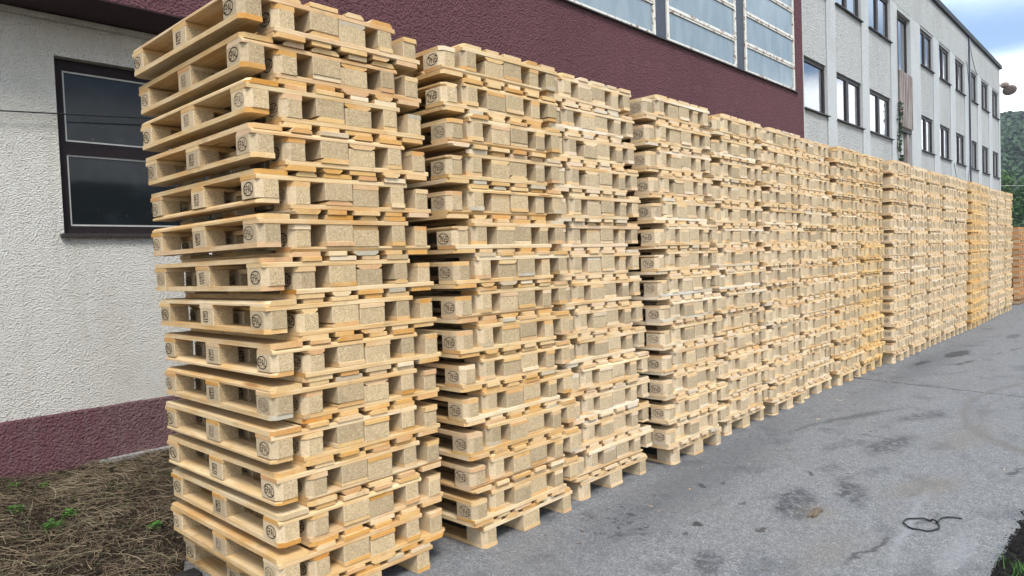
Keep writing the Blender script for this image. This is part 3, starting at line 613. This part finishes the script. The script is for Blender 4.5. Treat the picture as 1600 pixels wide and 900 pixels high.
# stacks too far off to pick every pallet out of
def add_pallet(q, mtx, M_, tint, tl):
    def bx(x0, x1, y0, y1, z0, z1, m, ends):
        k = len(q.v); q._e = M_['e'] if m in 'xy' else M_['c']; q.box(x0, x1, y0, y1, z0, z1, M_[m], ends)
        for j in range(k, len(q.v)): q.v[j] = tuple(mtx @ Vector(q.v[j]))
        tl.extend([tint]*8)
    for x, k, wd in COLX:
        bx(x-wd/2, x+wd/2, -.6, .6, 0, TH, 'y', 'y')
        for y, _ in ROWY: bx(x-wd/2, x+wd/2, y-.0725, y+.0725, TH+.0004, TH+BH-.0004, 's', 'y')
    for y, _ in ROWY: bx(-.4, .4, y-.0725, y+.0725, TH+BH, 2*TH+BH, 'x', 'x')
    for x, k in DECKX: wd = .10 if k == 'n' else .145; bx(x-wd/2, x+wd/2, -.6, .6, 2*TH+BH+.0004, 3*TH+BH, 'y', 'y')
def tinted(q, name, tl, **kw):
    me = q.mesh(name); at = me.color_attributes.new('tint', 'FLOAT_COLOR', 'POINT'); at.data.foreach_set('color', [c for t in tl for c in t]); return link(name, me, **kw)
q = MB(); tl = []
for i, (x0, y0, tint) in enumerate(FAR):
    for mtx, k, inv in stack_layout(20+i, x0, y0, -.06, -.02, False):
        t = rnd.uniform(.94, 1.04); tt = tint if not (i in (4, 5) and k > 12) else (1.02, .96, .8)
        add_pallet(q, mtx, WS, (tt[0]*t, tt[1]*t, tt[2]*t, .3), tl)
tinted(q, 'pallet_stacks', tl, label='far end of the long row of pale and yellowish pallet stacks', cat='pallets', kind='stuff')
q = MB(); tl = []
for j in range(3):
    for k in range(14):
        mtx = Matrix.Translation((21.2+j*1.05+rnd.uniform(-.01, .01), .55+rnd.uniform(-.015, .015), .1445*k)) @ Matrix.Rotation(rnd.uniform(-.006, .006), 4, 'Z')
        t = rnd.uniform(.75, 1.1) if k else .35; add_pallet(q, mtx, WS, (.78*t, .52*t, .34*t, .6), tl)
tinted(q, 'brown_pallet_stacks', tl, label='lower stacks of weathered brown pallets beyond the end of the row', cat='pallets', kind='stuff')

# ------------------------------------------------------------------ litter on the asphalt
def gp(x, y, z=.006): return (x, y, z)
lp = [(3.245, -1.945), (3.235, -1.915), (3.205, -1.875), (3.16, -1.852), (3.11, -1.852)]
lp += [(3.008+.098*math.cos(a_)*1.0, -1.79+.088*math.sin(a_)) for a_ in [R(-42-16*k) for k in range(24)]]
def smooth_path(p, n=4):
    o = []
    for i in range(len(p)-1):
        p0, p1, p2, p3 = p[max(i-1, 0)], p[i], p[i+1], p[min(i+2, len(p)-1)]
        for k in range(n):
            t = k/n; o.append(tuple(.5*((2*b)+(c-a_)*t+(2*a_-5*b+4*c-d)*t*t+(-a_+3*b-3*c+d)*t**3) for a_, b, c, d in zip(p0, p1, p2, p3)))
    return o + [p[-1]]
q = MB(); pp = smooth_path(lp); q.tube([(x, y, .006+.004*math.sin(i*.21)**2 + (.010 if i > len(pp)-9 else 0)) for i, (x, y) in enumerate(pp)], .0046, M_BLACK, 7)
q.obj('wire_loop', smooth=True, label='loop of black wire lying on the asphalt', cat='wire')
M_SCRAP = flat('brown_bark_scrap', (.13, .10, .07), .9)
q = MB(); vv = []; n = 14
for j in range(n): a_ = 2*math.pi*j/n; r_ = .06*(1+.3*math.sin(a_*2+1)+.25*math.sin(a_*5)+.2*math.sin(a_*7+2)); vv.append((r_*1.2*math.cos(a_), r_*.45*math.sin(a_), .006+.012*abs(math.sin(a_*2))))
q.mesh_([(x, y, 0.001) for x, y, z in vv] + vv + [(0, 0, .028)], [(j, (j+1) % n, n+(j+1) % n, n+j) for j in range(n)] + [(n+j, n+(j+1) % n, 2*n) for j in range(n)], M_SCRAP)
q.obj('bark_scrap', loc=(2.84, -1.26, 0), label='ragged brown scrap of bark lying on a stained patch of asphalt', cat='bark')
q = MB(); q.box(-.07, .05, -.05, .05, 0, .03, M_BLACK); q.obj('plastic_tray', bevel=.01, loc=(.0, .93, .0), label='black plastic tray on the ground by the foot of the nearest stack', cat='tray')
rr = random.Random(61); q = MB()
for _ in range(90):
    x = rr.uniform(.7, 13); y = -.12-abs(rr.gauss(0, .28)) if rr.random() < .8 else rr.uniform(-2, 0); a_ = rr.uniform(0, 3.14); l = rr.uniform(.004, .018); w_ = rr.uniform(.0015, .004); z = .0015+rr.random()*.003
    dx, dy = math.cos(a_)*l, math.sin(a_)*l; ex, ey = -math.sin(a_)*w_, math.cos(a_)*w_
    b_ = [(x-dx-ex, y-dy-ey), (x+dx-ex*.3, y+dy-ey*.3), (x+dx+ex*.4, y+dy+ey*.4), (x-dx+ex, y-dy+ey)]
    q.mesh_([(u_, v_2, .0006) for u_, v_2 in b_] + [(u_, v_2, .0006+z) for u_, v_2 in b_], [(0, 1, 5, 4), (1, 2, 6, 5), (2, 3, 7, 6), (3, 0, 4, 7), (4, 5, 6, 7)], rr.choice((W['y'], M_SCRAP, M_SCRAP, M_SCRAP)))
q.obj('wood_splinters', label='small wood splinters scattered on the asphalt along the stacks', cat='splinters', kind='stuff')
# ------------------------------------------------------------------ dry grass, weeds
def blades(name, count, area, mat, ln, wd, flatness, zf, label, cat, seed):
    rr = random.Random(seed); vv = []; ff = []
    while count:
        x = rr.uniform(area[0], area[1]); y = rr.uniform(area[2], area[3])
        if noise.noise((x*2.3, y*2.3, seed)) < rr.uniform(-.75, .35): continue
        if y < edge_in(x): continue
        count -= 1; l = rr.uniform(*ln); az = rr.gauss(.35, .8) if rr.random() < .6 else rr.uniform(0, 6.283); el = abs(rr.gauss(0, flatness)); b = rr.uniform(-.8, .8)
        z = zf(x, y) + rr.uniform(.0, .035); w_ = rr.uniform(*wd); k = len(vv); p = Vector((x, y, z)); a2 = az
        for s__ in range(4):
            t = s__/3; ww = w_*(1-.75*t); dx, dy = math.cos(a2), math.sin(a2)
            vv += [(p.x-dy*ww, p.y+dx*ww, p.z), (p.x+dy*ww, p.y-dx*ww, p.z+.001)]
            p = p + Vector((dx*math.cos(el), dy*math.cos(el), math.sin(el)))*(l/3); a2 += b*.5; el -= .22*rr.random()
            if p.z < zf(p.x, p.y)+.004: p.z = zf(p.x, p.y)+.004+rr.random()*.01
        for s__ in range(3): ff.append((k+2*s__, k+2*s__+1, k+2*s__+3, k+2*s__+2))
    me = bpy.data.meshes.new(name); me.from_pydata(vv, [], ff); me.materials.append(mat); return link(name, me, label=label, cat=cat, kind='stuff')
blades('dry_grass', 46000, (-2.6, 2.4, .8, 3.80), M_STRAW, (.04, .24), (.0006, .0017), .13, grass_z, 'mat of dry straw and dead stalks on the soil below the wall', 'dry grass', 3)
blades('dry_grass', 3500, (2.4, 16, 1.3, 3.80), M_STRAW, (.08, .3), (.0015, .0035), .25, grass_z, 'dry straw along the wall behind the row of stacks', 'dry grass', 4)
rr = random.Random(62); q = MB()
M_LITTER = leafmat('dead_leaves', (.10, .062, .035), (.20, .14, .08))
for _ in range(3800):
    x = rr.uniform(-2.4, 1.8); y = rr.uniform(.85, 3.8)
    if y < edge_in(x)+.02: continue
    c_ = Vector((x, y, grass_z(x, y)+.006+rr.random()*.022)); n_1 = Vector((rr.gauss(0, .5), rr.gauss(0, .5), 1)).normalized(); u_ = n_1.orthogonal().normalized(); th = rr.uniform(0, 6.28); v_2 = n_1.cross(u_); u_, v_2 = u_*math.cos(th)+v_2*math.sin(th), v_2*math.cos(th)-u_*math.sin(th); s__ = rr.uniform(.006, .022)
    q.poly([c_-u_*s__, c_+v_2*s__*.4-u_*s__*.2, c_+u_*s__+n_1*s__*.3, c_-v_2*s__*.45], M_LITTER)
q.obj('leaf_litter', label='crumbled brown leaf litter among the dry straw', cat='leaf litter', kind='stuff')
def weed(x, y, rad, nl, label, zf=grass_z):
    rr = random.Random(int(x*991+y*77)); q = MB()
    for _ in range(nl):
        a_ = rr.uniform(0, 6.283); r_ = rad*math.sqrt(rr.random()); c_ = Vector((r_*math.cos(a_), r_*math.sin(a_), zf(x, y)+.012+rr.random()*rad*.9)); s__ = rr.uniform(.010, .022)
        d = Vector((math.cos(a_+rr.gauss(0, .7)), math.sin(a_+rr.gauss(0, .7)), rr.uniform(-.2, .7))).normalized(); n_1 = d.cross(Vector((0, 0, 1))).normalized()
        q.poly([c_-d*s__, c_+n_1*s__*.45, c_+d*s__, c_-n_1*s__*.45], M_WEED)
        if rr.random() < .3: q.tube([(0, 0, zf(x, y)-.01), tuple(c_*.6), tuple(c_)], .0012, M_WEED, 3)
    return q.obj('weed', loc=(x, y, 0), label=label, cat='weed', group='green weeds in the dry grass')
weed(-.27, 2.35, .06, 90, 'largest clump of bright green weed leaves in the dry grass below the wall')
weed(-.37, 2.83, .05, 55, 'bright green weed in the dry grass nearest the left edge of the picture')
weed(-.14, 2.55, .05, 60, 'small green weed just right of the largest weed clump')
weed(.14, 1.80, .035, 40, 'small green weed beside the lowest pallets of the nearest stack')
weed(-.23, 3.62, .04, 40, 'tiny green weed close under the maroon plinth')
weed(-.06, 3.48, .035, 35, 'tiny green weed below the concrete edging of the plinth')
vz = lambda x, y: -.01
for i, (x, y, n) in enumerate(((2.66, -2.33, 110), (2.42, -2.42, 260), (2.95, -2.50, 120))):
    rr = random.Random(50+i); vv = []; ff = []
    for _ in range(n):
        a_ = rr.uniform(0, 6.283); r_ = rr.gauss(0, .07); p = Vector((x+r_*math.cos(a_), y+r_*math.sin(a_), -.015)); l = rr.uniform(.03, .11); dr = Vector((rr.gauss(0, .5), rr.gauss(0, .5), 1)).normalized(); k = len(vv); w_ = rr.uniform(.0014, .003); sd2 = Vector((dr.y, -dr.x, 0)).normalized()
        for t in (0, .5, 1): c_ = p + dr*l*t + Vector((dr.x, dr.y, -.4))*l*.5*t*t; vv += [tuple(c_-sd2*w_*(1-t*.9)), tuple(c_+sd2*w_*(1-t*.9))]
        ff += [(k, k+1, k+3, k+2), (k+2, k+3, k+5, k+4)]
    me = bpy.data.meshes.new('grass_tuft'); me.from_pydata(vv, [], ff); me.materials.append(M_WEED if i != 1 else M_LEAF)
    link('grass_tuft', me, label=['green grass tuft on the black verge closest to the asphalt edge', 'dense green grass tuft in the lower right corner of the verge', 'thin green grass tuft farthest along the black verge'][i], cat='grass')
# pebbles on the verge
rr = random.Random(9); q = MB()
for _ in range(6000):
    x = rr.uniform(1.6, 7); y = edge_y(x) - abs(rr.gauss(0, .25)) + .03; s__ = rr.uniform(.003, .013); c_ = Vector((x, y, -.006))
    pts = [c_ + Vector(d)*s__*rr.uniform(.6, 1.2) for d in ((1, 0, 0), (0, 1, 0), (-1, 0, 0), (0, -1, 0), (0, 0, .8), (0, 0, -.6))]
    q.mesh_(pts, [(0, 1, 4), (1, 2, 4), (2, 3, 4), (3, 0, 4), (1, 0, 5), (2, 1, 5), (3, 2, 5), (0, 3, 5)], M_GRAVEL)
q.obj('pebbles', label='loose dark pebbles along the crumbling asphalt edge', cat='pebbles', kind='stuff')

# ------------------------------------------------------------------ ivy, trees, hill
def leaf_cloud(q, rr, clumps, mat, leaf, per):
    for c_, r_ in clumps:
        for _ in range(per):
            d = Vector((rr.gauss(0, 1), rr.gauss(0, 1), rr.gauss(0, 1))).normalized(); p = Vector(c_) + d*r_*(.55+.5*rr.random()); n_1 = (d + Vector((rr.gauss(0, .5), rr.gauss(0, .5), rr.gauss(0, .5)))).normalized()
            a_ = n_1.orthogonal().normalized(); b_ = n_1.cross(a_); th = rr.uniform(0, 6.28); u_ = a_*math.cos(th)+b_*math.sin(th); v_2 = n_1.cross(u_); s__ = leaf*rr.uniform(.6, 1.3)
            q.poly([p-u_*s__, p+v_2*s__*.5, p+u_*s__, p-v_2*s__*.5], mat)
rr = random.Random(12); q = MB(); leaf_cloud(q, rr, [((23.0+rr.uniform(-.10, .10), OY-.04-rr.random()*.06, 3.2+.1*i+rr.uniform(-.05, .05)), .05+.06*rr.random()) for i in range(30)], M_LEAF2, .05, 14)
iv = link('ivy', None, label='strand of dark ivy climbing the pilaster beside the ribbed stair cladding', cat='ivy'); q.obj('foliage', iv)
q = MB(); q.tube([(23.05, OY-.03, 0), (23.0, OY-.04, 2.5), (23.1, OY-.03, 4.5), (23.06, OY-.03, 7.4), (23.05, OY-.03, 8.9)], .012, M_BARK, 5); q.obj('stem', iv)
def tree(name, base, ht, rad, mat, label, seed, nc=60, per=70, leaf=.16):
    rr = random.Random(seed); t = link(name, None, loc=base, label=label, cat='tree')
    q = MB(); q.tube([(0, 0, -.2), (.05, 0, ht*.3), (.0, .1, ht*.55), (.1, 0, ht*.85)], .035*ht*.7, M_BARK, 8, .03); lim = []
    for i in range(7): a_ = rr.uniform(0, 6.28); z = ht*rr.uniform(.25, .6); q.tube([(0, 0, z), (rad*.4*math.cos(a_), rad*.4*math.sin(a_), z+ht*.12), (rad*.75*math.cos(a_), rad*.75*math.sin(a_), z+ht*.2)], .012*ht, M_BARK, 5, .02)
    q.obj('trunk', t); q = MB(); cl = []
    for i in range(nc):
        d = Vector((rr.gauss(0, 1), rr.gauss(0, 1), rr.gauss(0, .9))).normalized()*(rr.random()**.45); cl.append(((d.x*rad, d.y*rad, ht*.58+d.z*ht*.40), rad*rr.uniform(.13, .26)))
    leaf_cloud(q, rr, cl, mat, leaf, per); q.obj('crown', t)
tree('broadleaf_tree', (60, 5.2, -.05), 7.0, 2.9, M_LEAF, 'bright green leafy tree just past the far corner of the office block', 31)
tree('broadleaf_tree', (64, 1.2, -.05), 6.0, 3.0, M_LEAF2, 'dark green tree to the right of the bright tree beyond the stacks', 32)
tree('broadleaf_tree', (55, 2.2, -.05), 3.6, 2.2, M_LEAF2, 'low dark bushy tree right behind the brown pallet stacks', 33)
q = MB(); q.tube([(41.9, 3.5, 4.6), (48, 1.6, 4.75), (56, -1, 5.15), (66, -4.5, 5.9)], .014, M_CONC, 5); q.obj('overhead_line', label='pale overhead line crossing in front of the trees past the office block', cat='cable')
# hill with its wood
def hill_z(x, y):
    t = max(0, min(1, (x-80)/190)); e = max(0, min(1, (y+75)/100)); return (8+27*e*e*(3-2*e))*t*t*(3-2*t) + 2.2*noise.noise((x*.02, y*.02, 1)) + 1.1*noise.noise((x*.06, y*.06, 1)) if x > 80 else 0
q = MB(); vs, fs = [], []; nx, ny = 60, 80
for i in range(nx+1):
    for j in range(ny+1): x = 80+300*i/nx; y = -260+520*j/ny; vs.append((x, y, hill_z(x, y)-.1 if i else -2))
for i in range(nx):
    for j in range(ny): k = i*(ny+1)+j; fs.append((k, k+ny+1, k+ny+2, k+1))
q.mesh_(vs, fs, M_FOREST2); q.obj('hill', kind='structure', smooth=True)
rr = random.Random(77); vv, ff, mi = [], [], []
for _ in range(9000):
    x = 84+180*rr.random(); y = rr.uniform(-90, 110) if rr.random() < .35 else rr.uniform(8, 48)
    z = hill_z(x, y); h_ = rr.uniform(2.5, 5.5); r_ = rr.uniform(1.1, 2.2)
    if noise.noise((x*.03, y*.03, 8)) < -.32: h_ *= .45; r_ *= .6
    for _k in range(36):
        d = Vector((rr.gauss(0, 1), rr.gauss(0, 1), rr.gauss(0, 1)+.3)).normalized(); p = Vector((x, y, z+h_*.55)) + Vector((d.x*r_, d.y*r_, d.z*h_*.5))
        n_1 = (d+Vector((rr.gauss(0, .5), rr.gauss(0, .5), rr.gauss(0, .5)))).normalized(); a_ = n_1.orthogonal().normalized(); b_ = n_1.cross(a_); s__ = r_*rr.uniform(.22, .42); k = len(vv)
        vv += [tuple(p-a_*s__), tuple(p+b_*s__*.8), tuple(p+a_*s__), tuple(p-b_*s__*.8)]; ff.append((k, k+1, k+2, k+3))
me = bpy.data.meshes.new('hillside_wood'); me.from_pydata(vv, [], ff); me.materials.append(M_FOREST); link('hillside_wood', me, label='dense green wood covering the hill behind the office block', cat='forest', kind='stuff')
# ------------------------------------------------------------------ air between here and the hill
H = Mat('haze_air'); H.n.remove(H.b); pv = H.n.new('ShaderNodeVolumePrincipled'); pv.inputs['Density'].default_value = .0006; pv.inputs['Color'].default_value = (.80, .87, .95, 1); pv.inputs['Anisotropy'].default_value = .2
H.l.new(pv.outputs[0], H.n['Material Output'].inputs['Volume'])
USE_HAZE = True
if USE_HAZE:
    q = MB(); q.box(-310, 910, -410, 410, -3, 60, H.m); q.obj('haze', kind='stuff', label='thin pale haze in the air', cat='haze')
